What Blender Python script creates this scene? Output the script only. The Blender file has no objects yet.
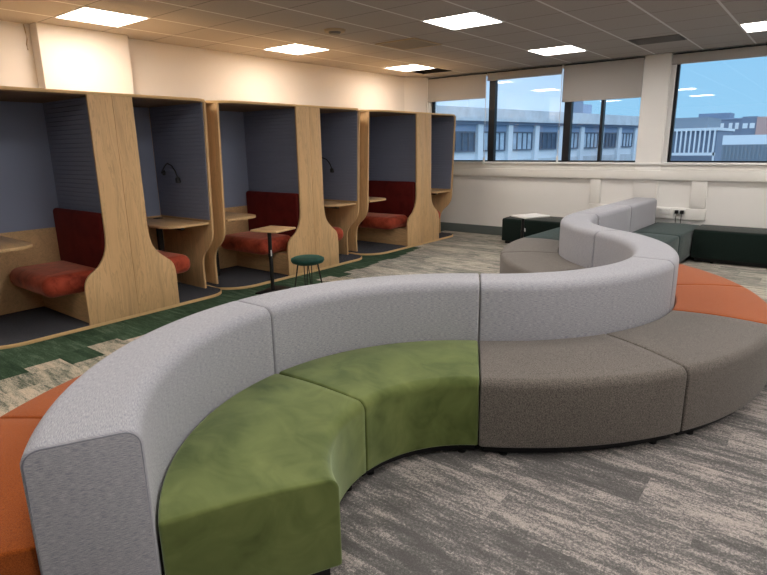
import bpy, bmesh, math, random
from mathutils import Vector, Matrix
random.seed(7)
C = bpy.context.scene.collection
PI = math.pi
R = math.radians

# ------------------------------------------------------------------ materials
def srgb(r, g, b):
    def f(c):
        c /= 255.0
        return c/12.92 if c <= .04045 else ((c+.055)/1.055)**2.4
    return (f(r), f(g), f(b), 1)

class NT:
    def __init__(s, name):
        s.m = bpy.data.materials.new(name); s.m.use_nodes = True
        s.t = s.m.node_tree; s.n = s.t.nodes; s.b = s.n['Principled BSDF']; s.out = s.n['Material Output']
    def new(s, ty, **kw):
        n = s.n.new(ty)
        for k, v in kw.items(): setattr(n, k, v)
        return n
    def link(s, a, b): s.t.links.new(a, b)
    def val(s, sock, v):
        if hasattr(v, 'links'): s.link(v, sock)
        else: sock.default_value = v
    def math(s, op, a, b=0.0, c=None):
        n = s.new('ShaderNodeMath', operation=op); s.val(n.inputs[0], a); s.val(n.inputs[1], b)
        if c is not None: s.val(n.inputs[2], c)
        return n.outputs[0]
    def mix(s, f, a, b, blend='MIX'):
        n = s.new('ShaderNodeMix', data_type='RGBA', blend_type=blend)
        s.val(n.inputs[0], f); s.val(n.inputs[6], a); s.val(n.inputs[7], b)
        return n.outputs[2]
    def coord(s, kind='Object', scale=(1, 1, 1), loc=(0, 0, 0)):
        t = s.new('ShaderNodeTexCoord'); m = s.new('ShaderNodeMapping')
        m.inputs['Scale'].default_value = scale; m.inputs['Location'].default_value = loc
        s.link(t.outputs[kind], m.inputs[0]); return m.outputs[0]
    def noise(s, vec, scale=5, detail=4, rough=.55, dist=0):
        n = s.new('ShaderNodeTexNoise'); s.link(vec, n.inputs['Vector'])
        n.inputs['Scale'].default_value = scale; n.inputs['Detail'].default_value = detail
        n.inputs['Roughness'].default_value = rough; n.inputs['Distortion'].default_value = dist
        return n.outputs[0]
    def ramp(s, f, stops):
        n = s.new('ShaderNodeValToRGB'); s.link(f, n.inputs[0]); cr = n.color_ramp
        while len(cr.elements) < len(stops): cr.elements.new(.5)
        for e, (p, c) in zip(cr.elements, stops):
            e.position = p; e.color = c if len(c) == 4 else (*c, 1)
        return n.outputs[0]
    def bump(s, h, strength=.3, dist=.01):
        n = s.new('ShaderNodeBump'); s.link(h, n.inputs['Height'])
        n.inputs['Strength'].default_value = strength; n.inputs['Distance'].default_value = dist
        s.link(n.outputs[0], s.b.inputs['Normal'])
    def base(s, c): s.val(s.b.inputs['Base Color'], c)
    def rough(s, v): s.b.inputs['Roughness'].default_value = v
    def spec(s, v): s.b.inputs['Specular IOR Level'].default_value = v

def sc(c, k): return (c[0]*k, c[1]*k, c[2]*k, 1)

def paint(name, col, rough=.7, var=.06, scale=3, spec=.3):
    t = NT(name); v = t.coord()
    n = t.noise(v, scale, 3); t.base(t.mix(n, sc(col, 1-var), sc(col, 1+var)))
    f = t.noise(v, 180, 2); t.bump(f, .08, .002); t.rough(rough); t.spec(spec); return t.m

def metal(name, col, rough=.4, met=0.0):
    t = NT(name); v = t.coord(); n = t.noise(v, 40, 2)
    t.base(t.mix(n, sc(col, .9), sc(col, 1.1))); t.rough(rough); t.b.inputs['Metallic'].default_value = met
    return t.m

def oak(name, col, vertical=True, k=1.0):
    t = NT(name)
    v = t.coord('Object', (9, 9, .8) if vertical else (1.2, 9, 9), (3.1, 1.7, .4))
    n1 = t.noise(v, 1.6, 5, .6, .9)
    v2 = t.coord('Object', (130, 130, 5) if vertical else (6, 130, 130))
    n2 = t.noise(v2, 1.5, 3, .6)
    a = t.ramp(n1, [(.3, sc(col, .74*k)), (.48, sc(col, 1.0*k)), (.52, sc(col, .78*k)), (.56, sc(col, 1.04*k)), (.75, sc(col, .92*k))])
    b = t.mix(t.math('MULTIPLY', n2, .30), a, sc(col, .62*k))
    t.base(b); t.bump(n2, .1, .002); t.rough(.48); t.spec(.35); return t.m

def heather(name, ca, cb, us=60, vs=420, bump=.10):
    """woven upholstery: UV runs in metres along and across the weave"""
    t = NT(name)
    v = t.coord('UV', (us, vs, 1)); n = t.noise(v, 1, 4, .75)
    v2 = t.coord('UV', (vs, us*3, 1)); n2 = t.noise(v2, 1, 2, .6)
    f = t.math('ADD', t.math('MULTIPLY', n, .85), t.math('MULTIPLY', n2, .15))
    t.base(t.ramp(f, [(.36, ca), (.5, sc([(x+y)/2 for x, y in zip(ca, cb)], 1)), (.63, cb)]))
    t.bump(f, bump, .003); t.rough(.95); t.spec(.12)
    t.b.inputs['Sheen Weight'].default_value = .15; t.b.inputs['Sheen Roughness'].default_value = .5
    return t.m

def boucle(name, ca, cb, scale=230):
    t = NT(name); v = t.coord()
    n = t.noise(v, scale, 3, .7); big = t.noise(v, 4, 3)
    t.base(t.mix(t.math('MULTIPLY', big, .25), t.ramp(n, [(.32, ca), (.66, cb)]), ca))
    t.bump(n, .5, .004); t.rough(.95); t.spec(.1)
    t.b.inputs['Sheen Weight'].default_value = .2; t.b.inputs['Sheen Roughness'].default_value = .5
    return t.m

def velvet(name, ca, cb, tint, scale=3.2, sheen=.8, rough=.7, srough=.35):
    t = NT(name); v = t.coord()
    n = t.noise(v, scale, 3, .45, .9); n2 = t.noise(v, scale*2.6, 3, .55, 1.2)
    f = t.math('ADD', t.math('MULTIPLY', n, .6), t.math('MULTIPLY', n2, .4))
    t.base(t.ramp(f, [(.33, ca), (.46, sc([(x*.55+y*.45) for x, y in zip(ca, cb)], 1)), (.54, sc([(x*.35+y*.65) for x, y in zip(ca, cb)], 1)), (.66, cb)]))
    g = t.noise(v, 420, 2); t.bump(g, .12, .002); t.rough(rough); t.spec(.15)
    t.b.inputs['Sheen Weight'].default_value = sheen; t.b.inputs['Sheen Roughness'].default_value = srough
    t.b.inputs['Sheen Tint'].default_value = tint
    return t.m

M = {}
M['wall'] = paint('cream_wall_paint', (.72, .685, .65), .8, .03)
M['wallb'] = paint('white_wall_paint', (.82, .81, .79), .75, .03)
M['trunk'] = paint('off_white_trunking', (.78, .77, .74), .5, .03)
M['white'] = paint('white_plastic', (.78, .78, .77), .4, .02)
M['skirt'] = paint('grey_skirting', (.13, .155, .15), .5, .05)
M['dark'] = paint('dark_frame', (.012, .014, .018), .4, .1)
M['black'] = paint('black_metal', (.010, .010, .011), .45, .1)
M['plinth'] = paint('black_plinth', (.008, .008, .009), .7, .1)
M['blind'] = heather('roller_blind', (.36, .345, .33, 1), (.44, .42, .40, 1), 300, 300, .1)
M['oak'] = oak('oak_vertical', (.70, .455, .225))
M['oakh'] = oak('oak_horizontal', (.68, .445, .225), False)
M['oakedge'] = paint('oak_edge', (.68, .46, .22), .5, .1, 30)
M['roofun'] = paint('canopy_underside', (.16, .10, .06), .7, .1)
M['maple'] = oak('pale_maple', (.70, .46, .24), False)
M['grey'] = heather('light_grey_weave', (.20, .215, .265, 1), (.55, .55, .575, 1), 42, 480, .07)
M['taupe'] = boucle('taupe_grey_wool', (.060, .052, .046, 1), (.245, .22, .195, 1), 170)
M['orange'] = boucle('orange_wool', (.22, .045, .006, 1), (.50, .125, .020, 1), 260)
M['petrol'] = boucle('petrol_green_wool', (.005, .022, .022, 1), (.016, .050, .047, 1), 200)
M['bench'] = boucle('bottle_green_wool', (.0025, .0075, .006, 1), (.008, .020, .016, 1), 200)
M['green'] = velvet('moss_green_velvet', (.038, .062, .010, 1), (.185, .225, .072, 1), (.66, .78, .52, 1), 2.0, .9, .75, .4)
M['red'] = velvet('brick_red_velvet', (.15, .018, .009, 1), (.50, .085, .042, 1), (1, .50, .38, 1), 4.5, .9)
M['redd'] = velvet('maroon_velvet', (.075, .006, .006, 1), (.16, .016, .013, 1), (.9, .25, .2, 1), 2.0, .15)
M['stool'] = velvet('bottle_green_velvet', (.003, .018, .014, 1), (.010, .045, .034, 1), (.3, .8, .6, 1), 6, .3)
def lining():
    t = NT('slate_blue_ribbed_felt'); v = t.coord()
    s = t.new('ShaderNodeSeparateXYZ'); t.link(v, s.inputs[0])
    z = t.math('FRACT', t.math('MULTIPLY', s.outputs[2], 1/.042))
    d = t.math('ABSOLUTE', t.math('SUBTRACT', z, .5))
    g = t.math('SMOOTH_MIN', t.math('MULTIPLY', t.math('SUBTRACT', .5, d), 8), 1.0, .3)
    n = t.noise(v, 200, 2)
    c = t.mix(n, (.17, .19, .26, 1), (.28, .305, .41, 1))
    t.base(c); t.bump(t.math('ADD', g, t.math('MULTIPLY', n, .2)), .9, .006); t.rough(.95); t.spec(.1); return t.m
M['lining'] = lining()
def felt():
    t = NT('slate_blue_felt'); v = t.coord(); n = t.noise(v, 200, 2); n2 = t.noise(v, 3, 2)
    t.base(t.mix(n2, t.mix(n, (.19, .225, .325, 1), (.31, .355, .48, 1)), (.25, .285, .39, 1))); t.bump(n, .2, .002); t.rough(.95); t.spec(.1); return t.m
M['felt'] = felt()
def mat_carpet():
    t = NT('charcoal_mat'); v = t.coord(); n = t.noise(v, 150, 3, .8)
    t.base(t.ramp(n, [(.35, (.022, .024, .030, 1)), (.55, (.075, .080, .095, 1)), (.70, (.22, .22, .23, 1))])); t.bump(n, .5, .004); t.rough(1); t.spec(.05); return t.m
M['mat'] = mat_carpet()

def carpet():
    t = NT('plank_carpet')
    tc = t.new('ShaderNodeTexCoord'); s = t.new('ShaderNodeSeparateXYZ'); t.link(tc.outputs['Object'], s.inputs[0])
    X, Y = s.outputs[0], s.outputs[1]
    row = t.math('FLOOR', t.math('MULTIPLY', t.math('ADD', Y, .13), 1/.26))
    def wn(a, b=0.0):
        c = t.new('ShaderNodeCombineXYZ'); t.val(c.inputs[0], a); t.val(c.inputs[1], b)
        w = t.new('ShaderNodeTexWhiteNoise', noise_dimensions='2D'); t.link(c.outputs[0], w.inputs[0]); return w.outputs[0]
    rnd = wn(row, 3.3)
    xo = t.math('ADD', X, t.math('MULTIPLY', t.math('MODULO', row, 4.0), .25))
    col = t.math('FLOOR', xo)
    pid = wn(row, col)
    # streaks along each plank
    cv = t.new('ShaderNodeCombineXYZ')
    t.val(cv.inputs[0], t.math('ADD', t.math('MULTIPLY', X, 3.2), t.math('MULTIPLY', pid, 40.0)))
    t.val(cv.inputs[1], t.math('ADD', t.math('MULTIPLY', Y, 17.0), t.math('MULTIPLY', pid, 70.0)))
    st = t.noise(cv.outputs[0], 1, 6, .72)
    grain = t.noise(tc.outputs['Object'], 170, 3, .85)
    speck = t.noise(tc.outputs['Object'], 75, 4, .9)
    f = t.math('ADD', t.math('ADD', t.math('MULTIPLY', st, .9), t.math('MULTIPLY', t.math('SUBTRACT', speck, .5), .95)),
               t.math('MULTIPLY', t.math('SUBTRACT', pid, .5), .13))
    greyp = t.ramp(f, [(.33, (.150, .145, .143, 1)), (.49, (.26, .25, .245, 1)), (.53, (.50, .455, .43, 1)), (.66, (.66, .58, .54, 1))])
    creamp = t.ramp(f, [(.28, (.10, .125, .09, 1)), (.38, (.30, .31, .25, 1)), (.46, (.58, .52, .41, 1)), (.62, (.82, .69, .53, 1))])
    backp = t.ramp(f, [(.28, (.15, .17, .155, 1)), (.42, (.36, .35, .31, 1)), (.5, (.55, .51, .44, 1)), (.62, (.72, .65, .54, 1))])
    greenp = t.ramp(f, [(.32, (.024, .058, .030, 1)), (.46, (.052, .105, .058, 1)), (.56, (.080, .145, .088, 1)), (.66, (.16, .22, .15, 1))])
    # zones laid plank by plank
    jx = t.math('ADD', X, t.math('MULTIPLY', t.math('SUBTRACT', rnd, .5), 1.2))
    cream = t.math('LESS_THAN', jx, -3.0)
    back = t.math('GREATER_THAN', t.math('ADD', Y, t.math('MULTIPLY', pid, .8)), 5.2)
    c1 = t.mix(cream, greyp, creamp); c2 = t.mix(back, c1, backp)
    edge = t.math('ADD', -4.76, t.math('MULTIPLY', t.math('FLOOR', t.math('MULTIPLY', wn(row, 9.1), 3.99)), .105))
    e2 = t.math('MULTIPLY', t.math('MAXIMUM', t.math('SUBTRACT', t.math('MULTIPLY', row, .26), 4.3), 0.0), -.21)
    green = t.math('LESS_THAN', X, t.math('ADD', edge, e2))
    c3 = t.mix(green, c2, greenp)
    c4 = t.mix(t.ramp(grain, [(.40, (0, 0, 0, 1)), (.62, (.5, .5, .5, 1))]), c3, (.05, .048, .046, 1))
    t.base(c4); t.bump(t.math('ADD', grain, speck), .45, .006); t.rough(1); t.spec(.05)
    return t.m
M['carpet'] = carpet()

def ceil_mat():
    t = NT('mineral_fibre_ceiling'); tc = t.new('ShaderNodeTexCoord'); s = t.new('ShaderNodeSeparateXYZ'); t.link(tc.outputs['Object'], s.inputs[0])
    def line(c, off, pitch, w):
        f = t.math('FRACT', t.math('MULTIPLY', t.math('SUBTRACT', c, off - w), 1/pitch))
        return t.math('LESS_THAN', f, 2*w/pitch)
    lx = line(s.outputs[0], -1.03, .61, .012); ly = line(s.outputs[1], 8.15, .62, .006)
    n = t.noise(tc.outputs['Object'], 90, 3, .7)
    c = t.mix(n, (.32, .298, .28, 1), (.44, .41, .385, 1))
    c = t.mix(ly, c, (.18, .17, .165, 1)); c = t.mix(lx, c, (.66, .66, .66, 1))
    t.base(c); t.bump(n, .25, .003); t.rough(.9); t.spec(.1); return t.m
M['ceil'] = ceil_mat()
def emit(name, col, k):
    t = NT(name); e = t.new('ShaderNodeEmission'); v = t.coord(); n = t.noise(v, 3, 1)
    t.link(t.mix(n, col, sc(col, .97)), e.inputs[0]); e.inputs[1].default_value = k; t.link(e.outputs[0], t.out.inputs[0]); return t.m
LK = 9.0
M['ledw'] = emit('warm_diffuser', (1.0, .86, .72, 1), LK)
M['ledn'] = emit('neutral_diffuser', (1.0, .93, .87, 1), LK)
def glass():
    t = NT('window_glass'); tr = t.new('ShaderNodeBsdfTransparent'); gl = t.new('ShaderNodeBsdfGlossy'); gl.inputs['Roughness'].default_value = .01
    tr.inputs[0].default_value = (.93, .97, 1, 1)
    fr = t.new('ShaderNodeFresnel'); fr.inputs[0].default_value = 1.5
    mx = t.new('ShaderNodeMixShader'); t.link(t.math('MULTIPLY', fr.outputs[0], 1.3), mx.inputs[0]); t.link(tr.outputs[0], mx.inputs[1]); t.link(gl.outputs[0], mx.inputs[2])
    t.link(mx.outputs[0], t.out.inputs[0]); return t.m
M['glass'] = glass()
M['conc'] = paint('weathered_concrete', (.62, .65, .68), .9, .28, .9)
M['concl'] = paint('pale_render', (.78, .82, .86), .9, .06, .4)
M['concd'] = paint('blue_grey_cladding', (.22, .27, .36), .8, .1, .5)
M['span'] = paint('blue_spandrel', (.30, .38, .52), .8, .12, .8)
M['winframe'] = paint('grey_window_frame', (.14, .17, .22), .6, .1)
M['winpane'] = paint('pale_window_pane', (.50, .60, .70), .3, .5, 1.3)
M['winpaned'] = paint('dark_window_pane', (.10, .14, .20), .3, .5, 1.3)
M['winpale'] = paint('bright_window', (.85, .88, .90), .5, .05)
M['pink'] = paint('pink_cladding', (.62, .40, .36), .9, .05)
M['shed'] = paint('grey_metal_shed', (.22, .26, .31), .7, .05)
M['ground'] = paint('asphalt', (.20, .21, .22), .95, .2)
M['void'] = paint('dark_void', (.01, .009, .008), .95, .1)
M['vent'] = paint('grey_vent', (.16, .155, .145), .7, .05)
M['louvre'] = paint('grille_louvre', (.34, .31, .27), .6, .05)
M['beige'] = paint('beige_plastic', (.42, .33, .22), .6, .1)

# ------------------------------------------------------------------ helpers
def finish(name, bm, mat, parent=None, loc=(0, 0, 0), smooth=True, angle=35):
    bmesh.ops.recalc_face_normals(bm, faces=bm.faces[:])
    me = bpy.data.meshes.new(name); bm.to_mesh(me); bm.free()
    if not isinstance(mat, (list, tuple)): mat = [mat]
    for m in mat: me.materials.append(m)
    if smooth:
        me.shade_smooth()
        try: me.set_sharp_from_angle(angle=R(angle))
        except Exception: pass
    o = bpy.data.objects.new(name, me); C.objects.link(o); o.location = loc
    if parent: o.parent = parent
    return o

def thing(name, label, cat, loc=(0, 0, 0), rz=0, group=None):
    o = bpy.data.objects.new(name, None); C.objects.link(o); o.location = loc; o.rotation_euler = (0, 0, rz)
    o.empty_display_size = .1
    o['label'] = label; o['category'] = cat
    if group: o['group'] = group
    return o
def tag(o, label, cat, group=None):
    o['label'] = label; o['category'] = cat
    if group: o['group'] = group
    return o
def struct(o): o['kind'] = 'structure'; return o
def dup(root, loc, label, rz=None):
    r = root.copy(); C.objects.link(r); r.location = loc; r['label'] = label
    if rz is not None: r.rotation_euler = (0, 0, rz)
    for ch in list(root.children):
        c = ch.copy(); C.objects.link(c); c.parent = r
        for g in list(ch.children):
            d = g.copy(); C.objects.link(d); d.parent = c
    return r

def abox(bm, x0, x1, y0, y1, z0, z1, bev=0, seg=2, mi=0):
    r = bmesh.ops.create_cube(bm, size=1)
    vs = r['verts']
    for v in vs:
        v.co = Vector(((x0+x1)/2 + v.co.x*(x1-x0), (y0+y1)/2 + v.co.y*(y1-y0), (z0+z1)/2 + v.co.z*(z1-z0)))
    fs = set(f for v in vs for f in v.link_faces)
    for f in fs: f.material_index = mi
    if bev > 0:
        es = list(set(e for v in vs for e in v.link_edges))
        bmesh.ops.bevel(bm, geom=es, offset=bev, segments=seg, profile=.5, affect='EDGES', clamp_overlap=True)
    return vs
def box(name, x0, x1, y0, y1, z0, z1, mat, parent=None, bev=0, seg=2):
    bm = bmesh.new(); abox(bm, x0, x1, y0, y1, z0, z1, bev, seg)
    return finish(name, bm, mat, parent)

def prism(name, pts, axis, a, b, mat, parent=None, bev=0, seg=2):
    """polygon pts extruded along axis ('x','y','z') from a to b"""
    bm = bmesh.new()
    def P(u, v, w): return {'x': (w, u, v), 'y': (u, w, v), 'z': (u, v, w)}[axis]
    A = [bm.verts.new(P(u, v, a)) for u, v in pts]; B = [bm.verts.new(P(u, v, b)) for u, v in pts]
    fa = bm.faces.new(A); fb = bm.faces.new(B[::-1]); n = len(pts)
    for i in range(n): bm.faces.new((A[i], B[i], B[(i+1) % n], A[(i+1) % n]))
    bmesh.ops.recalc_face_normals(bm, faces=bm.faces[:])
    if bev:
        es = [e for e in bm.edges if (e in fa.edges or e in fb.edges)]
        bmesh.ops.bevel(bm, geom=es, offset=bev, segments=seg, profile=.5, affect='EDGES', clamp_overlap=True)
    return finish(name, bm, mat, parent)

def tube(name, pts, rad, mat, parent=None, seg=10, rads=None):
    bm = bmesh.new(); addtube(bm, pts, rad, seg, rads); return finish(name, bm, mat, parent)
def addtube(bm, pts, rad, seg=10, rads=None):
    pts = [Vector(p) for p in pts]; rings = []
    for i, p in enumerate(pts):
        d = (pts[min(i+1, len(pts)-1)] - pts[max(i-1, 0)]).normalized()
        u = d.cross(Vector((0, 0, 1)))
        if u.length < 1e-3: u = d.cross(Vector((1, 0, 0)))
        u.normalize(); w = d.cross(u); r = rads[i] if rads else rad
        rings.append([bm.verts.new(p + (u*math.cos(2*PI*k/seg) + w*math.sin(2*PI*k/seg))*r) for k in range(seg)])
    for a, b in zip(rings, rings[1:]):
        for k in range(seg): bm.faces.new((a[k], a[(k+1) % seg], b[(k+1) % seg], b[k]))
    bm.faces.new(rings[0]); bm.faces.new(rings[-1][::-1])

def arcpts(cx, cy, r, a0, a1, n=8):
    return [(cx + r*math.cos(R(a0+(a1-a0)*i/n)), cy + r*math.sin(R(a0+(a1-a0)*i/n))) for i in range(n+1)]

def rprof(u0, u1, v0, v1, rt, rb, inset, crown=0, n=6, side=0):
    """closed rounded-rectangle profile, inset evenly"""
    u0 += inset; u1 -= inset; v0 += inset; v1 -= inset
    rt = max(rt-inset, .003); ra = rt if side <= 0 else .014; rc = rt if side >= 0 else .014; rb = max(rb-inset, .003); P = []
    P += arcpts(u1-rb, v0+rb, rb, -90, 0, 3); P += arcpts(u1-ra, v1-ra, ra, 0, 90, n)
    k = 8
    for i in range(1, k):
        f = i/k; P.append((u1-ra + (u0+rc-(u1-ra))*f, v1 + crown*math.sin(PI*f)))
    P += arcpts(u0+rc, v1-rc, rc, 90, 180, n); P += arcpts(u0+rb, v0+rb, rb, 180, 270, 3)
    return P

def sweep(name, path, L, prof, mat, parent, endr=.02, nseg=24, puckers=None):
    """path(s)->(point, outward normal) for s in [0,L]; prof(inset)->[(u,v)] with u along the normal, v up"""
    bm = bmesh.new(); uvl = bm.loops.layers.uv.new('UVMap')
    st = []
    for i in range(4): a = PI/2*i/4; st.append((endr*(1-math.cos(a)), endr*(1-math.sin(a))))
    S = [(d, ins) for d, ins in st] + [(endr + (L-2*endr)*i/nseg, 0) for i in range(nseg+1)] + [(L-d, ins) for d, ins in st[::-1]]
    rings = []; uv = {}
    for s, ins in S:
        p, nrm = path(s); pr = prof(ins); ring = []; acc = 0; prev = None
        for (u, v) in pr:
            if prev: acc += math.hypot(u-prev[0], v-prev[1])
            prev = (u, v)
            bv = bm.verts.new((p[0]+nrm[0]*u, p[1]+nrm[1]*u, v)); uv[bv] = (s, acc); ring.append(bv)
        rings.append(ring)
    n = len(rings[0])
    for a, b in zip(rings, rings[1:]):
        for k in range(n):
            k2 = (k+1) % n
            f = bm.faces.new((a[k], a[k2], b[k2], b[k]))
            for l in f.loops:
                q = uv[l.vert]
                l[uvl].uv = (q[0], q[1]) if not (k2 == 0 and l.vert in (a[k2], b[k2])) else (q[0], uv[a[k]][1]+.02)
    for ring in (rings[0], rings[-1]):
        c = Vector((0, 0, 0))
        for v in ring: c += v.co
        f = bm.faces.new(ring)
        o0 = ring[0].co
        for l in f.loops:
            d = l.vert.co - o0; l[uvl].uv = (math.hypot(d.x, d.y), d.z)
    return finish(name, bm, mat, parent, angle=50)

def arcpath(c, r, a0, a1):
    """reference radius r: s is arc length at r"""
    def f(s):
        a = R(a0) + (R(a1)-R(a0)) * (s / (abs(R(a1)-R(a0))*r)); n = (math.cos(a), math.sin(a))
        return (c[0]+n[0]*r, c[1]+n[1]*r), n
    return f, abs(R(a1)-R(a0))*r

# ------------------------------------------------------------------ room shell
XL, YB, ZC = -6.42, 9.22, 2.82
XR, YF = 5.4, -5.2
struct(box('floor', XL-.1, XR+.1, YF-.1, YB+.3, -.12, 0, M['carpet']))
struct(box('wall_left', XL-.12, XL, YF-.1, YB+.3, 0, ZC+.3, M['wall']))
struct(box('wall_right', XR, XR+.12, YF-.1, YB+.3, 0, ZC+.3, M['wallb']))
struct(box('wall_front', XL-.1, XR+.1, YF-.12, YF, 0, ZC+.3, M['wallb']))
W1 = (-6.17, -2.385); W2 = (-2.03, 3.9); ZS = 1.31
bm = bmesh.new()
abox(bm, XL, XR, YB, YB+.28, 0, ZS-.03)
abox(bm, XL, W1[0], YB, YB+.28, ZS-.03, ZC)
abox(bm, W2[1], XR, YB, YB+.28, ZS-.03, ZC)
abox(bm, XL, XR, YB, YB+.28, ZC, ZC+.3)
abox(bm, W1[1], W2[0], YB, YB+.28, ZS-.03, ZC)
struct(finish('wall_back', bm, M['wallb']))
# boxed corner column and high boxed section on the left wall
struct(prism('trim_1', [(XL, 8.80), (-6.19, 9.13), (-6.19, YB), (XL, YB)], 'z', 0, ZC, M['wall']))
struct(box('trim_2', XL, -6.255, 2.55, 3.47, 2.13, ZC, M['wall'], None, .004, 1))
tag(tube('loose_cable', [(-6.415, 2.50, 2.815), (-6.415, 2.508, 2.74), (-6.415, 2.512, 2.68), (-6.415, 2.50, 2.63), (-6.415, 2.505, 2.58)], .005, M['beige']),
    'thin brown cable hanging down beside the boxed-out wall section', 'cable')
struct(box('baseboard_left', XL, XL+.015, YF, 8.80, 0, .15, M['skirt']))
struct(box('baseboard_back', -6.19, XR, YB-.018, YB, 0, .16, M['skirt'], None, .004, 1))

# ceiling: one mesh of tiles with the cells of lights, vents and the missing tile left open
xb = [-1.03 + .61*k for k in range(-9, 11)]; yb = [8.15 - .62*k for k in range(-1, 23)]
xs = sorted([XL] + [x for x in xb if XL < x < XR] + [XR]); ys = sorted([y for y in yb if YF < y < YB] + [YF, YB])
lx = [-5.91, -3.47, -1.03, 1.41, 3.85]; ly = [8.15 - .62*(1+4*k) for k in range(4)]
opening = (-5.91, 8.15)
open_cells = set()
def near(a, b): return abs(a-b) < .02
bm = bmesh.new()
for i in range(len(xs)-1):
    for j in range(len(ys)-1):
        x0, x1, y0, y1 = xs[i], xs[i+1], ys[j], ys[j+1]
        if any(near(x0, a) for a in lx) and any(near(y0, b) for b in ly): continue
        if near(x0, opening[0]) and near(y0, opening[1]):
            y0 = 8.66
        f = bm.faces.new([bm.verts.new(p) for p in ((x0, y0, ZC), (x0, y1, ZC), (x1, y1, ZC), (x1, y0, ZC))])
bmesh.ops.remove_doubles(bm, verts=bm.verts[:], dist=1e-4)
bm.normal_update()
for f in bm.faces:
    if f.normal.z > 0: f.normal_flip()
me = bpy.data.meshes.new('ceiling'); bm.to_mesh(me); bm.free(); me.materials.append(M['ceil'])
struct_c = bpy.data.objects.new('ceiling', me); C.objects.link(struct_c); struct(struct_c)
struct(box('trim_3', XL-.1, XR+.1, YF-.1, YB+.3, ZC+.32, ZC+.40, M['void']))
LL = {(0, 0): 'square warm ceiling light over the farthest booths, beside the open ceiling tile',
      (0, 1): 'square warm ceiling light above the middle booths',
      (0, 2): 'large warm ceiling light above the nearest booths, in front of the boxed wall section',
      (1, 0): 'square ceiling light in front of the half-lowered window blinds',
      (1, 1): 'bright ceiling light nearest the middle of the room, above the sofas',
      (2, 0): 'ceiling light over the right window, cut by the photo edge'}
for i, x in enumerate(lx):
    for j, y in enumerate(ly):
        m = M['ledw'] if i == 0 else M['ledn']
        lab = LL.get((i, j), 'square ceiling light out of view over the rest of the room')
        t = thing('ceiling_light', lab, 'ceiling light', (x+.305, y+.31, ZC), 0, 'ceiling lights')
        bm = bmesh.new()
        for (a, b, c, d) in ((-.304, .304, -.309, -.294), (-.304, .304, .294, .309), (-.304, -.289, -.294, .294), (.289, .304, -.294, .294)): abox(bm, a, b, c, d, -.006, .03)
        finish('frame', bm, M['white'], t, smooth=False)
        box('diffuser', -.289, .289, -.294, .294, .004, .012, m, t)
# ceiling fittings
t = thing('ceiling_opening_hatch', 'dark open ceiling tile gap beside the farthest ceiling light', 'ceiling opening', (-5.605, 8.405, ZC))
bm = bmesh.new()
abox(bm, -.29, .29, -.24, -.23, .0, .25); abox(bm, -.29, .29, .23, .24, 0, .25); abox(bm, -.30, -.29, -.24, .24, 0, .25); abox(bm, .29, .30, -.24, .24, 0, .25); abox(bm, -.3, .3, -.24, .24, .25, .26)
finish('recess', bm, M['void'], t, smooth=False)
for a, b in ((-.245, -.23), (.23, .245)): box('rim', -.3, .3, a, b, -.006, 0, M['dark'], t)
t = thing('ceiling_speaker', 'small round beige disc fitted in the ceiling', 'ceiling speaker', (-4.42, 4.80, ZC))
bm = bmesh.new(); bmesh.ops.create_cone(bm, cap_ends=True, segments=32, radius1=.105, radius2=.12, depth=.02); bmesh.ops.translate(bm, verts=bm.verts, vec=(0, 0, -.01)); finish('ring', bm, M['beige'], t)
bm = bmesh.new(); bmesh.ops.create_cone(bm, cap_ends=True, segments=32, radius1=.055, radius2=.07, depth=.02); bmesh.ops.translate(bm, verts=bm.verts, vec=(0, 0, -.028)); finish('cone', bm, M['vent'], t)
t = thing('ceiling_grille', 'square slatted air grille in the ceiling tiles', 'air grille', (-4.33, 6.03, ZC))
bm = bmesh.new()
for (a, b, c, d) in ((-.295, .295, -.295, -.27), (-.295, .295, .27, .295), (-.295, -.27, -.27, .27), (.27, .295, -.27, .27)): abox(bm, a, b, c, d, -.012, -.001)
finish('frame', bm, M['beige'], t, smooth=False)
bm = bmesh.new()
for k in range(12): abox(bm, -.27, .27, -.262+.046*k, -.244+.046*k, -.011, -.003)
finish('louvre', bm, M['louvre'], t, smooth=False)
box('backing', -.27, .27, -.27, .27, -.0028, -.001, M['void'], t)
t = thing('ceiling_vent', 'dark grey rectangular air vent tile in the ceiling above the column', 'air vent', (-1.93, 7.92, ZC))
box('panel', -.285, .285, -.225, .225, -.006, -.001, M['vent'], t)
bm = bmesh.new()
for k in range(16): abox(bm, -.27, .27, -.215+.027*k, -.205+.027*k, -.012, -.006)
finish('slat', bm, M['vent'], t, smooth=False)

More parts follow.
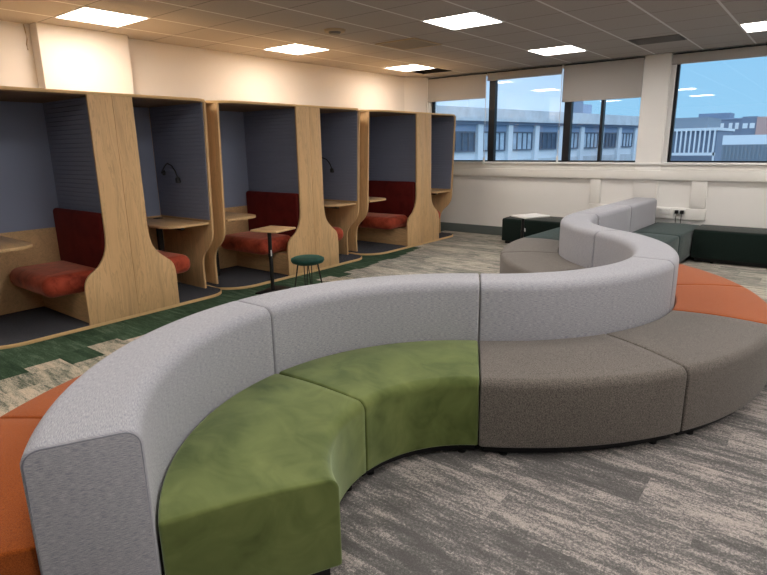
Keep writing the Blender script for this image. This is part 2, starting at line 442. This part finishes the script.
# windows
def window(name, x0, x1, mullions, zt, jl=.03):
    w = bpy.data.objects.new(name, None); C.objects.link(w); struct(w); w.location = ((x0+x1)/2, YB+.05, ZS)
    ox = (x0+x1)/2
    def b(n, a, c, y0, y1, z0, z1, m): return box(n, a-ox, c-ox, y0-YB-.05, y1-YB-.05, z0-ZS, z1-ZS, m, w)
    bm = bmesh.new()
    for (a, c, z0, z1) in ((x0, x1, ZS-.03, ZS-.005), (x0, x1, zt-.05, zt), (x0, x0+jl, ZS-.005, zt-.05), (x1-.02, x1, ZS-.005, zt-.05)):
        abox(bm, a-ox, c-ox, -.02, .10, z0-ZS, z1-ZS)
    finish('outer_frame', bm, M['white'], w, smooth=False)
    bm = bmesh.new()
    abox(bm, x0+jl-ox, x1-.02-ox, .03, .09, -.005, .018)
    abox(bm, x0+jl-ox, x0+jl+.04-ox, .03, .09, .018, zt-.05-ZS)
    finish('inner_frame', bm, M['dark'], w, smooth=False)
    for (a, c) in mullions:
        b('mullion', a, c, YB+.06, YB+.15, ZS+.018, zt-.05, M['dark'])
    edges = [x0+jl+.04] + [v for mm in mullions for v in mm] + [x1-.02]
    for a, c in zip(edges[::2], edges[1::2]):
        b('pane', a, c, YB+.10, YB+.106, ZS+.018, zt-.05, M['glass'])
    return w
window('window_1', W1[0], W1[1], [(-4.93, -4.815), (-3.57, -3.455), (-2.99, -2.945)], 2.81)
window('window_2', W2[0], W2[1], [(.9, 1.0)], 2.81, .06)
# blinds
BL = [(-6.165, -4.96, 2.385, 'grey roller blind lowered farthest left, nearest the booths'),
      (-4.93, -3.615, 2.665, 'narrow grey roller blind rolled almost fully up between two lowered blinds'),
      (-3.585, -2.392, 2.24, 'deepest lowered grey roller blind, directly left of the wall column'),
      (-2.015, .9, 2.655, 'wide grey roller blind rolled up over the right window')]
bp = None
for (a, b, z, lab) in BL:
    t = thing('roller_blind', lab, 'window blind', ((a+b)/2, YB-.02, 2.81), 0, 'grey roller blinds along the window wall')
    h = (b-a)/2; dz = z-2.81
    bm = bmesh.new(); uvl = bm.loops.layers.uv.new('UVMap'); abox(bm, -h, h, -.002, .002, dz+.02, -.02)
    for f in bm.faces:
        for l in f.loops: l[uvl].uv = (l.vert.co.x, l.vert.co.z)
    finish('fabric', bm, M['blind'], t, smooth=False)
    box('bottom_bar', -h, h, -.007, .007, dz, dz+.022, M['blind'], t, .003)
    tube('roller', [(-h, .02, -.022), (h, .02, -.022)], .02, M['dark'], t, 12)
for x, z1, s in ((-4.945, 2.78, 'first'), (-3.60, 2.80, 'second')):
    t = thing('blind_chain', 'white beaded blind chain hanging at the %s dark mullion' % s, 'blind chain', (x, YB-.045, z1), 0, 'white blind chains')
    tube('chain', [(0, 0, 0), (.004, 0, -.7), (0, 0, -1.42)], .006, M['white'], t, 8)
    box('tensioner', -.016, .016, -.01, .012, -1.52, -1.40, M['white'], t, .004)
# sill, trunking
struct(box('trim_5', -6.19, XR, YB-.05, YB, ZS-.035, ZS-.008, M['white'], None, .004))
struct(box('trim_6', -6.19, XR, YB-.012, YB, 1.20, ZS-.035, M['trunk']))
struct(box('trim_7', -6.19, XR, YB-.065, YB, 1.055, 1.19, M['trunk'], None, .008))
bm = bmesh.new(); abox(bm, -3.03, -2.87, YB-.05, YB, .66, 1.055, .006); abox(bm, -3.03, -2.30, YB-.05, YB, .50, .655, .006)
struct(finish('trim_8', bm, M['trunk']))
bm = bmesh.new(); abox(bm, -1.585, -1.385, YB-.05, YB, .655, 1.055, .006); abox(bm, -2.06, -1.365, YB-.05, YB, .49, .655, .006); abox(bm, -2.06, -2.04, YB-.03, YB, .655, 1.055, .004)
struct(finish('trim_9', bm, M['trunk']))
bm = bmesh.new()
abox(bm, W1[1], W2[0], YB-.02, YB, .49, 2.82, .003)
struct(finish('trim_10', bm, M['wallb']))
t = thing('power_socket', 'white double wall socket low on the trunking, left of the plugs', 'socket', (-1.90, YB-.05, .60))
box('faceplate', -.075, .075, -.012, 0, -.042, .042, M['white'], t, .004)
for x in (-.036, .036): box('switch', x-.012, x+.012, -.016, -.012, .012, .026, M['trunk'], t, .002)
t = thing('plug_socket', 'white double wall socket holding two black plugs', 'socket', (-1.70, YB-.05, .60))
box('faceplate', -.075, .075, -.012, 0, -.042, .042, M['white'], t, .004)
for x, s in ((-1.735, 'left'), (-1.665, 'right')):
    t = thing('black_plug', 'black plug, %s one of the pair, its cord dropping behind the petrol seat' % s, 'plug', (x, YB-.062, .60))
    box('plug_body', -.024, .024, -.042, 0, -.026, .026, M['black'], t, .008)
    tube('cord', [(0, -.03, -.02), (0, -.036, -.06), (-.004, -.03, -.12), (0, -.02, -.2)], .005, M['black'], t, 8)

# ------------------------------------------------------------------ booths
def plan(W, r, back=-1.09, n=8):
    pts = [(back, 0), (0, 0)]
    pts += [(-r + r*math.cos(R(a)), W - r + r*math.sin(R(a))) for a in [90*i/n for i in range(n+1)]]
    pts += [(back, W)]
    return pts
def bz(p0, p1, p2, p3, n=8):
    return [tuple((1-t)**3*a+3*(1-t)**2*t*b+3*(1-t)*t*t*c+t**3*d for a, b, c, d in zip(p0, p1, p2, p3)) for t in [i/n for i in range(n+1)]]

def booth(kind, label, seam, sg, W, D, r, hw, dxx):
    t = thing('work_booth', label, 'booth', (-5.23, seam, 0), 0, 'work booths along the left wall')
    Y = lambda s: s*sg
    pp = [(x, Y(s)) for x, s in plan(W, r)]
    prism('platform', pp, 'z', 0, .028, M['oakedge'], t, .003)
    mp = [(x*.985-.02, Y(max(.15, min(s, W-.02)))) for x, s in plan(W, r)]
    prism('floor_mat', mp, 'z', .028, .034, M['mat'], t)
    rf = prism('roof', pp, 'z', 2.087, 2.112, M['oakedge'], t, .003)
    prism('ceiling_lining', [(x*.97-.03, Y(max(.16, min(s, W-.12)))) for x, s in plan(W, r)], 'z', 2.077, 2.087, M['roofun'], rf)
    # half of the bottle-shaped front screen
    fl = .478 if kind == 'double' else .45
    pr = [(.0015, .03), (fl, .03), (fl, .34)] + bz((fl, .34), (fl-.005, .50), (.40, .50), (.33, .56), 8)[1:] + bz((.33, .56), (hw+.025, .65), (hw, .72), (hw, .90), 8)[1:] + [(hw-.003, 2.086), (.0015, 2.086)]
    fp = prism('front_screen', [(Y(a), b) for a, b in pr], 'x', -.024, 0, M['oak'], t, .002)
    # walls
    s_in = .155; s_out = W-.09
    def bx(n, x0, x1, s0, s1, z0, z1, m, par=t, bev=0):
        a, b = sorted((Y(s0), Y(s1))); return box(n, x0, x1, a, b, z0, z1, m, par, bev)
    bx('bench_side_wall', -1.085, -.025, s_in-.02, s_in, .034, .84, M['oakh'])
    bx('bench_side_lining', -1.085, -.025, s_in-.02, s_in+.006, .84, 2.076, M['lining'])
    bx('back_wall', -1.12, -1.09, 0, W, .0, 2.11, M['oakh'])
    bx('back_lining', -1.09, -1.08, s_in+.006, s_out-.04, .84, 2.076, M['felt'])
    bx('back_panel', -1.09, -1.084, s_in, s_out-.026, .034, .84, M['oakh'])
    # desk-end side panel with waisted front edge
    fr = [(-.345, .034), (-.35, .30)] + bz((-.35, .30), (-.345, .46), (-.25, .48), (-.18, .56), 8)[1:] + bz((-.18, .56), (-.12, .63), (-.105, .68), (-.105, .80), 8)[1:] + [(-.05, 2.086)]
    fr = [(a+dxx, b) for a, b in fr]
    poly = [(-1.088, .034)] + fr + [(-1.088, 2.086)]
    a, b = sorted((Y(s_out-.025), Y(s_out)))
    prism('desk_side_panel', poly, 'y', a, b, M['oak'], t, .002)
    a, b = sorted((Y(s_out-.036), Y(s_out-.0255)))
    prism('desk_side_lining', [(-1.079, .845), (-.125+dxx, .845), (-.072+dxx, 2.076), (-1.079, 2.076)], 'y', a, b, M['lining'], t)
    # desk
    e = s_out-.037; rr = .20
    dp = [(-1.078, e), (-.118, e)] + [(-.118-rr+rr*math.cos(R(q)), e-D+rr-rr*math.sin(R(q))) for q in [90*i/8 for i in range(9)]] + [(-1.078, e-D)]
    prism('desk', [(x, Y(s)) for x, s in dp], 'z', .795, .822, M['oakh'], t, .004)
    lx0 = -.80 if kind == 'double' else -.74
    bx('desk_leg', lx0, lx0+.05, e-D*.5-.025, e-D*.5+.025, .034, .795, M['black'])
    bx('desk_bracket', lx0+.05, -.36 if kind == 'double' else -.24, e-D*.5-.02, e-D*.5+.02, .755, .795, M['black'])
    bx('cable_port', -.98, -.90, e-.16, e-.08, .822, .828, M['black'])
    # bench
    bx('bench_base', -1.08, -.026, s_in, .455, .034, .30, M['oakh'])
    a, b = sorted((Y(s_in+.008), Y(.745 if kind == 'double' else .735)))
    bm = bmesh.new(); abox(bm, -1.075, -.165 if kind == 'double' else -.115, a, b, .302, .495, .09, 6)
    for v in bm.verts:
        u = (v.co.x+.55)/.52
        if v.co.z > .38: v.co.z += .012*(1-min(1, u*u))
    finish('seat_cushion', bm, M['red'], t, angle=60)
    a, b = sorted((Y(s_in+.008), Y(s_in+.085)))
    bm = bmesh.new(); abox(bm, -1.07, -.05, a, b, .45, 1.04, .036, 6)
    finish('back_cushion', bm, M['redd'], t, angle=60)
    if kind == 'single':
        # gooseneck reading lamp on the desk-end lining
        ys = e-.0
        pts = [(-.90, Y(ys), 1.345), (-.88, Y(ys-.05), 1.345), (-.80, Y(ys-.08), 1.375), (-.72, Y(ys-.09), 1.43), (-.66, Y(ys-.095), 1.455), (-.57, Y(ys-.10), 1.43), (-.51, Y(ys-.10), 1.37), (-.48, Y(ys-.10), 1.31)]
        lp = tube('reading_lamp', pts, .008, M['black'], t, 8)
        tube('lamp_head', [(-.48, Y(ys-.10), 1.31), (-.478, Y(ys-.10), 1.295), (-.47, Y(ys-.10), 1.25), (-.47, Y(ys-.10), 1.245)], .02, M['black'], lp, 12, [.012, .027, .03, .02])
        tube('lamp_mount', [(-.90, Y(ys), 1.345), (-.90, Y(ys-.014), 1.345)], .03, M['black'], lp, 14)
    return t
b1 = booth('double', 'nearest oak booth at the left photo edge, with wide red bench and pale desk corner', 2.68, -1, 1.38, .51, .38, .225, -.04)
b2 = booth('single', 'narrow oak booth second from the left, with a gooseneck lamp above its desk', 2.68, 1, 1.10, .50, .25, .195, .02)
dup(b1, (-5.23, 5.16, 0), 'oak booth with a full red bench, behind the small pole table')
dup(b2, (-5.23, 5.16, 0), 'narrow oak booth with a lamp, directly behind the round green stool')
dup(b1, (-5.23, 7.715, 0), 'farthest oak booth whose full red bench can be seen')
dup(b2, (-5.23, 7.715, 0), 'last narrow oak booth of the row, next to the window wall')

# ------------------------------------------------------------------ laptop tables and stool
def pole_table(label, loc, rz, w, d, h, top, poleoff, basedim, grp='small pole side tables'):
    t = thing('side_table', label, 'side table', loc, rz, grp)
    box('table_top', -w/2, w/2, -d/2, d/2, h-.024, h, top, t, .008, 3)
    px, py = poleoff
    tube('pole', [(px, py, .01), (px, py, h-.024)], .022, M['black'], t, 14)
    tube('sleeve', [(px, py, h*.55), (px, py, h*.60)], .027, M['black'], t, 14)
    tube('lever', [(px+.025, py-.02, h*.66), (px+.028, py-.025, h*.57)], .006, M['white'], t, 8)
    box('mounting_plate', px-.07, px+.07, py-.06, py+.06, h-.032, h-.024, M['black'], t)
    x0, x1, y0, y1 = basedim
    box('base_plate', x0, x1, y0, y1, 0, .014, M['black'], t, .004)
    return t
pole_table('small oak-topped laptop table on a black pole beside the round stool', (-4.86, 4.15, 0), R(12), .36, .37, .73, M['maple'], (-.06, 0), (-.16, .05, -.2, .2))
pole_table('small white-topped pole table in front of the black bench under the window', (-3.50, 8.0, 0), R(62), .46, .34, .562, M['white'], (-.12, .02), (-.17, .2, -.13, .13))
t = thing('round_stool', 'round dark green velvet stool on thin black legs by the booths', 'stool', (-4.27, 4.09, 0))
bm = bmesh.new()
prof = [(0, .410), (.13, .410), (.165, .42), (.178, .443), (.174, .463), (.145, .476), (.08, .482), (0, .483)]
rings = []
for r_, z in prof:
    rings.append([bm.verts.new((r_*math.cos(2*PI*k/36), r_*math.sin(2*PI*k/36), z)) for k in range(36)] if r_ > 0 else [bm.verts.new((0, 0, z))])
for a, b in zip(rings, rings[1:]):
    for k in range(36):
        q = [a[k % len(a)], a[(k+1) % len(a)], b[(k+1) % len(b)], b[k % len(b)]]; q2 = []
        for v in q:
            if v not in q2: q2.append(v)
        bm.faces.new(q2)
finish('seat', bm, M['stool'], t, angle=60)
for k in range(4):
    a = R(35+90*k); c, s_ = math.cos(a), math.sin(a)
    def off(dx): return -s_*dx, c*dx
    o1 = off(.02)
    bm = bmesh.new()
    addtube(bm, [(.105*c+o1[0], .105*s_+o1[1], .41), (.175*c, .175*s_, .008)], .005, 8); addtube(bm, [(.105*c-o1[0], .105*s_-o1[1], .41), (.175*c, .175*s_, .008)], .005, 8)
    addtube(bm, [(.175*c, .175*s_, 0), (.175*c, .175*s_, .014)], .009, 8)
    finish('leg', bm, M['black'], t)
bm = bmesh.new(); bmesh.ops.create_cone(bm, cap_ends=True, segments=24, radius1=.12, radius2=.12, depth=.008); bmesh.ops.translate(bm, verts=bm.verts, vec=(0, 0, .407)); finish('seat_plate', bm, M['black'], t)

# ------------------------------------------------------------------ wave sofa
RI, RO, SI, SO = 1.235, 1.565, .61, 2.20      # back faces, inner and outer seat fronts
A = (-.97, 1.85)
TH = 119.5; T2 = 57.7; S1 = TH+61; S2 = TH+121
B = (A[0]+2.80*math.cos(R(TH)), A[1]+2.80*math.sin(R(TH)))
Cc = (B[0]+2.80*math.cos(R(T2)), B[1]+2.80*math.sin(R(T2)))
HB, HS = .795, .445
GB = 'light grey curved backrests of the wave sofa'
def arc_module(name, c, r0, r1, a0, a1, z0, z1, mat, label, cat, group, rt, part, crown=0, side=0):
    rm = (r0+r1)/2; am = R((a0+a1)/2)
    base = (c[0]+rm*math.cos(am), c[1]+rm*math.sin(am), 0)
    t = thing(name, label, cat, base, 0, group)
    g = .004/rm*180/PI
    lc = (c[0]-base[0], c[1]-base[1])
    path, L = arcpath(lc, rm, a0+g, a1-g)
    n = max(8, int(abs(a1-a0)/2.2))
    h = (r1-r0)/2 - .003
    sweep(part, path, L, lambda ins: rprof(-h, h, z0, z1, rt, .012, ins, crown, 6, side), mat, t, .012, n)
    # black plinth, set back, with glides
    ins = .045
    p2, L2 = arcpath(lc, rm, a0+2.2*.61/rm, a1-2.2*.61/rm)
    sweep('plinth', p2, L2, lambda i2: rprof(-h+ins, h-ins, .014, z0+.001, .004, .004, i2), M['plinth'], t, .004, n)
    for fa in (a0+(a1-a0)*.12, a1-(a1-a0)*.12):
        for fr in (-h+.06, h-.06):
            x = lc[0]+(rm+fr)*math.cos(R(fa)); y = lc[1]+(rm+fr)*math.sin(R(fa))
            tube('foot', [(x, y, 0), (x, y, .015)], .022, M['plinth'], t, 12)
    return t, lc, rm, h
def back_arc(c, a0, a1, label, ends=()):
    t, lc, rm, h = arc_module('sofa_back_unit', c, RI, RO, a0, a1, .045, HB, M['grey'], label, 'sofa backrest', GB, .055, 'upholstery')
    for e in ends:   # seam cord round the exposed end panel
        a = R(e); n = (math.cos(a), math.sin(a)); d = (-n[1], n[0]); sgn = -1 if e == a0 else 1
        pr = rprof(-h, h, .045, HB, .055, .012, .008)
        pts = [(lc[0]+n[0]*(rm+u)-d[0]*sgn*.006, lc[1]+n[1]*(rm+u)-d[1]*sgn*.006, v) for u, v in pr]
        tube('seam_cord', pts + [pts[0]], .0025, M['greyc'], t, 6)
    return t
M['greyc'] = paint('grey_seam_thread', (.20, .21, .25), .8, .1)
def seat_arc(c, r0, r1, a0, a1, mat, label, group):
    return arc_module('sofa_seat_unit', c, r0, r1, a0, a1, .065, HS-.004, M[mat], label, 'sofa seat', group, .05, 'upholstery', crown=.010, side=(1 if r1 < 1.4 else -1))[0]
# bend around A: two backs, two green inner seats, two orange outer seats
back_arc(A, S1, S2+2.5, 'nearest light grey curved backrest, its flat end facing the camera at lower left', (S2+2.5,))
back_arc(A, TH, S1, 'light grey curved backrest behind the farther green velvet seat')
seat_arc(A, SI, RI-.004, S1, S2+1.8, 'green', 'nearest moss green velvet seat, with its dark flat end in the foreground', 'green velvet seats')
seat_arc(A, SI, RI-.004, TH, S1, 'green', 'moss green velvet seat in the middle, next to the taupe seat', 'green velvet seats')
GO = 'orange wedge seats'
seat_arc(A, RO+.004, SO, S1+30.5, S2, 'orange', 'orange wedge seat cut by the left photo edge, lowest of the two there', GO)
seat_arc(A, RO+.004, SO, S1, S1+30.5, 'orange', 'orange wedge seat at the left, nearer the booths, behind the nearest backrest', GO)
# bend around B: the other way
b0 = TH-180; b2 = T2
back_arc(B, b0, 0, 'long light grey curved backrest behind the two taupe seats in the centre')
back_arc(B, 0, b2, 'light grey curved backrest wrapping round beside the right-hand orange seats')
GT = 'taupe wool wedge seats'
seat_arc(B, RO+.004, SO, b0, b0+30, 'taupe', 'large taupe grey seat in the centre, right beside the green velvet seat', GT)
seat_arc(B, RO+.004, SO, b0+30, 0, 'taupe', 'taupe grey seat at the right photo edge, in front of the orange seat', GT)
seat_arc(B, RO+.004, SO, 0, b2/2, 'orange', 'right-hand orange wedge seat bordering the taupe seat', GO)
seat_arc(B, RO+.004, SO, b2/2, b2, 'orange', 'right-hand orange wedge seat farther away, in front of the dark bench', GO)
# bend around C
c0 = T2+180; c1 = c0-59.5
back_arc(Cc, c1, c0, 'far light grey curved backrest behind the two distant taupe seats')
seat_arc(Cc, RO+.004, SO, (c0+c1)/2, c0, 'taupe', 'distant taupe seat, nearer one, showing its front at the left end', GT)
seat_arc(Cc, RO+.004, SO, c1, (c0+c1)/2, 'taupe', 'distant taupe seat, farther one, touching the petrol seat', GT)
# straight run to the window wall
ta = R(c1)                        # outward normal direction at the end of C
nx, ny = math.cos(ta), math.sin(ta); dx, dy = ny, -nx
if dy < 0: dx, dy = -dx, -dy
E0 = (Cc[0]+1.40*nx, Cc[1]+1.40*ny); LS = 1.20
def straight(name, s0, s1, u0, u1, z0, z1, mat, label, cat, group, rt, crown=0, origin=E0, dd=(dx, dy), nn=(nx, ny)):
    um = (u0+u1)/2; sm = (s0+s1)/2
    base = (origin[0]+dd[0]*sm+nn[0]*um, origin[1]+dd[1]*sm+nn[1]*um, 0)
    t = thing(name, label, cat, base, 0, group); L = s1-s0-.008; h = abs(u1-u0)/2-.003
    path = lambda s: ((dd[0]*(s-L/2), dd[1]*(s-L/2)), nn)
    sweep('upholstery', path, L, lambda ins: rprof(-h, h, z0, z1, rt, .012, ins, crown), mat, t, .016, 6)
    L2 = L-.09; p2 = lambda s: ((dd[0]*(s-L2/2), dd[1]*(s-L2/2)), nn)
    sweep('plinth', p2, L2, lambda ins: rprof(-h+.045, h-.045, .014, z0+.001, .004, .004, ins), M['plinth'], t, .004, 2)
    for a in (-.36, .36):
        for b in (-h+.07, h-.07):
            x = dd[0]*L*a+nn[0]*b; y = dd[1]*L*a+nn[1]*b
            tube('foot', [(x, y, 0), (x, y, .015)], .022, M['plinth'], t, 12)
    return t
for k, lab in enumerate(('straight light grey backrest, nearer of the two running to the window wall', 'straight light grey backrest ending at the window wall')):
    straight('sofa_back_unit', LS*k, LS*(k+1), -.18, .18, .045, HB, M['grey'], lab, 'sofa backrest', 'straight light grey backrests', .055)
GP = 'petrol green seats'
straight('sofa_seat_unit', 0, LS, -.184-.61, -.184, .065, HS-.004, M['petrol'], 'petrol green seat right of the straight backrests, nearer one', 'sofa seat', GP, .035, .006)
straight('sofa_seat_unit', LS, LS*2, -.184-.61, -.184, .065, HS-.004, M['petrol'], 'petrol green seat right of the straight backrests, against the window wall', 'sofa seat', GP, .035, .006)
straight('sofa_seat_unit', 0, LS, .184, .184+.61, .065, HS-.004, M['petrol'], 'petrol green seat on the left side of the backrests, behind the distant taupe seats', 'sofa seat', GP, .035, .006)
GK = 'dark bottle green benches'
straight('upholstered_bench', 0, 1.22, 0, .66, .065, .43, M['bench'], 'dark green bench under the left windows, behind the white-topped table', 'bench', GK, .035, .006, (-4.17, 8.40), (1, 0), (0, 1))
straight('upholstered_bench', 0, 1.83, 0, .62, .065, .45, M['bench'], 'dark green bench at the right, under the wide window', 'bench', GK, .035, .006, (-1.39, 8.50), (1, 0), (0, 1))

# ------------------------------------------------------------------ outside
struct(box('ground', -90, 60, 9.8, 200, -8.2, -8, M['ground']))
th = R(8.5); D = (math.sin(th), math.cos(th)); 
# office block across the courtyard; local x runs along its face, local -y is its face
ob = thing('office_building', 'long weathered concrete office block with a row of windows outside the left windows', 'building', (-25, 38, -8), PI/2-th)
def fb(n, a, b, y0, y1, z0, z1, m, par=ob): return box(n, a, b, y0, y1, z0+8, z1+8, m, par)
# local +y points away to the left (building body)
fb('wall', -12, 43, .25, 14, -8, 3.5, M['concl'])
fb('parapet', -12.4, 43.3, -.5, 14.3, 3.5, 4.55, M['conc'])
fb('cornice', -12.4, 43.2, -.2, .4, 3.25, 3.5, M['concd'])
fb('upper_storey', 12, 31, 6, 13.5, 4.55, 11, M['concl'])
fb('stair_tower', 31.2, 34, 5.6, 13, 4.55, 12, M['concd'])
fb('roof_plant', 36, 39, 7, 12, 4.55, 6.4, M['span'])
for k in range(-3, 10):
    s = 2.2+4.4*k
    if s < -12: continue
    fb('pier', s-.95, s-.25, -.1, .3, -1.2, 3.3, M['concl'])
    fb('spandrel', s-.2, s+3.4, .12, .3, 2.68, 3.25, M['span'])
    w = bmesh.new(); abox(w, s, s+3.3, .10, .26, 1.0+8, 1.12+8); abox(w, s, s+3.3, .10, .26, 2.56+8, 2.68+8)
    for q in (0, .75, 1.6, 2.4, 3.2): abox(w, s+q, s+q+.1, .10, .26, 1.12+8, 2.56+8)
    f = finish('window', w, M['winframe'], ob, smooth=False)
    fb('pane', s+.1, s+3.2, .19, .24, 1.12, 2.56, M['winpane'] if k % 3 else M['winpaned'], f)
    fb('lower_band', s-.2, s+3.4, .15, .3, -1.2, .2, M['conc'])
# finned low building
fn = thing('finned_building', 'low blue-grey building with white vertical fins outside the right window', 'building', (-13.2, 60, -8))
def gb(n, a, b, y0, y1, z0, z1, m, par): return box(n, a, b, y0, y1, z0+8, z1+8, m, par)
gb('wall', -1.5, 4.4, .2, 10, -8, 2.5, M['concd'], fn)
gb('roof', -1.6, 4.5, -.1, 10.2, 2.5, 2.75, M['concl'], fn)
gb('upper_block', -1.5, 3.3, 1.5, 9, 2.75, 3.75, M['shed'], fn)
for k in range(15): gb('fin', -1.3+.39*k, -1.3+.39*k+.12, -.1, .2, .55, 2.5, M['concl'], fn)
gb('balcony_rail', -1.5, 4.5, -.5, -.35, .30, .55, M['concl'], fn)
gb('end_post', 4.3, 4.45, -.5, -.35, -8, .55, M['concl'], fn)
# shed
sh = thing('metal_shed', 'long ribbed grey metal shed outside at the right, below the skyline', 'building', (-5.5, 40, -8))
bm = bmesh.new()
for k in range(40): abox(bm, k*.2, k*.2+.1, -.04, 0, 0, 9.35)
abox(bm, 0, 8, 0, 8, 0, 9.35); finish('ribbed_wall', bm, M['shed'], sh, smooth=False)
box('roof', -.1, 8.1, .5, 8, 9.35, 9.9, M['concl'], sh)
# far blocks
fbk = thing('apartment_building', 'distant blue-grey block with small white windows on the skyline', 'building', (-26, 110, -8))
gb('wall', 0, 13.6, 0, 12, -8, 4.9, M['concd'], fbk)
gb('roof', -.1, 13.7, -.1, 12.1, 4.9, 5.1, M['span'], fbk)
gb('roof_plant', 6.3, 11, 3, 8, 5.1, 6.1, M['concd'], fbk)
for x in (8.4, 9.3, 10.2, 11.4, 12.3): gb('window', x, x+.5, -.06, .04, 3.35, 4.35, M['winpale'], fbk)
pk = thing('pink_building', 'distant block half grey half pink with windows at the right photo edge', 'building', (-11.2, 96, -8))
gb('grey_wall', 0, 1.8, 0, 10, -8, 4.8, M['concd'], pk)
gb('pink_wall', 1.8, 12, -.2, 10, -8, 4.7, M['pink'], pk)
for x in (.15, 1.0):
    for z in (1.6, 3.2): gb('window', x, x+.6, -.06, .04, z, z+.7, M['winpale'], pk)
for x in (3.2, 4.6, 6.0):
    for z in (1.6, 3.2): gb('window', x, x+.35, -.26, -.16, z, z+.8, M['winframe'], pk)
gb('low_wing', -5.2, 0, 1, 6, -8, 2.3, M['pink'], pk)

# ------------------------------------------------------------------ light
w = bpy.data.worlds.new('World'); bpy.context.scene.world = w; w.use_nodes = True
nt = w.node_tree; bg = nt.nodes['Background']
tc = nt.nodes.new('ShaderNodeTexCoord'); sp = nt.nodes.new('ShaderNodeSeparateXYZ'); rp = nt.nodes.new('ShaderNodeValToRGB')
nt.links.new(tc.outputs['Generated'], sp.inputs[0]); nt.links.new(sp.outputs[2], rp.inputs[0])
cr = rp.color_ramp; cr.elements.new(.5); cr.elements.new(.6)
for e, (p, c) in zip(cr.elements, [(0, (.16, .29, .39, 1)), (.2, (.125, .26, .385, 1)), (.5, (.50, .60, .72, 1)), (1, (.75, .86, 1.0, 1))]):
    e.position = p; e.color = c
nt.links.new(rp.outputs[0], bg.inputs[0]); bg.inputs[1].default_value = 1.0

# ------------------------------------------------------------------ camera
cam = bpy.data.cameras.new('camera'); co = bpy.data.objects.new('camera', cam); C.objects.link(co)
cam.sensor_fit = 'HORIZONTAL'; cam.sensor_width = 36; cam.lens = 560.67/767*36; cam.clip_end = 500; cam.clip_start = .05
p, r, y = .24729, -.01623, -.67078
fw = Vector((math.sin(y)*math.cos(p), math.cos(y)*math.cos(p), -math.sin(p)))
rt0 = Vector((math.cos(y), -math.sin(y), 0)); up0 = rt0.cross(fw)
rt = rt0*math.cos(r) + up0*math.sin(r); up = -rt0*math.sin(r) + up0*math.cos(r)
m3 = Matrix((rt, up, -fw)).transposed()
co.matrix_world = Matrix.Translation((0, 0, 1.607)) @ m3.to_4x4()
s = bpy.context.scene; s.camera = co
s.view_settings.view_transform = 'Standard'; s.view_settings.look = 'None'; s.view_settings.gamma = 1; s.view_settings.use_curve_mapping = False
s.view_settings.exposure = 1.38
s.cycles.use_denoising = True
s.cycles.max_bounces = 8; s.cycles.diffuse_bounces = 5; s.cycles.transparent_max_bounces = 12
s.cycles.sample_clamp_indirect = 6
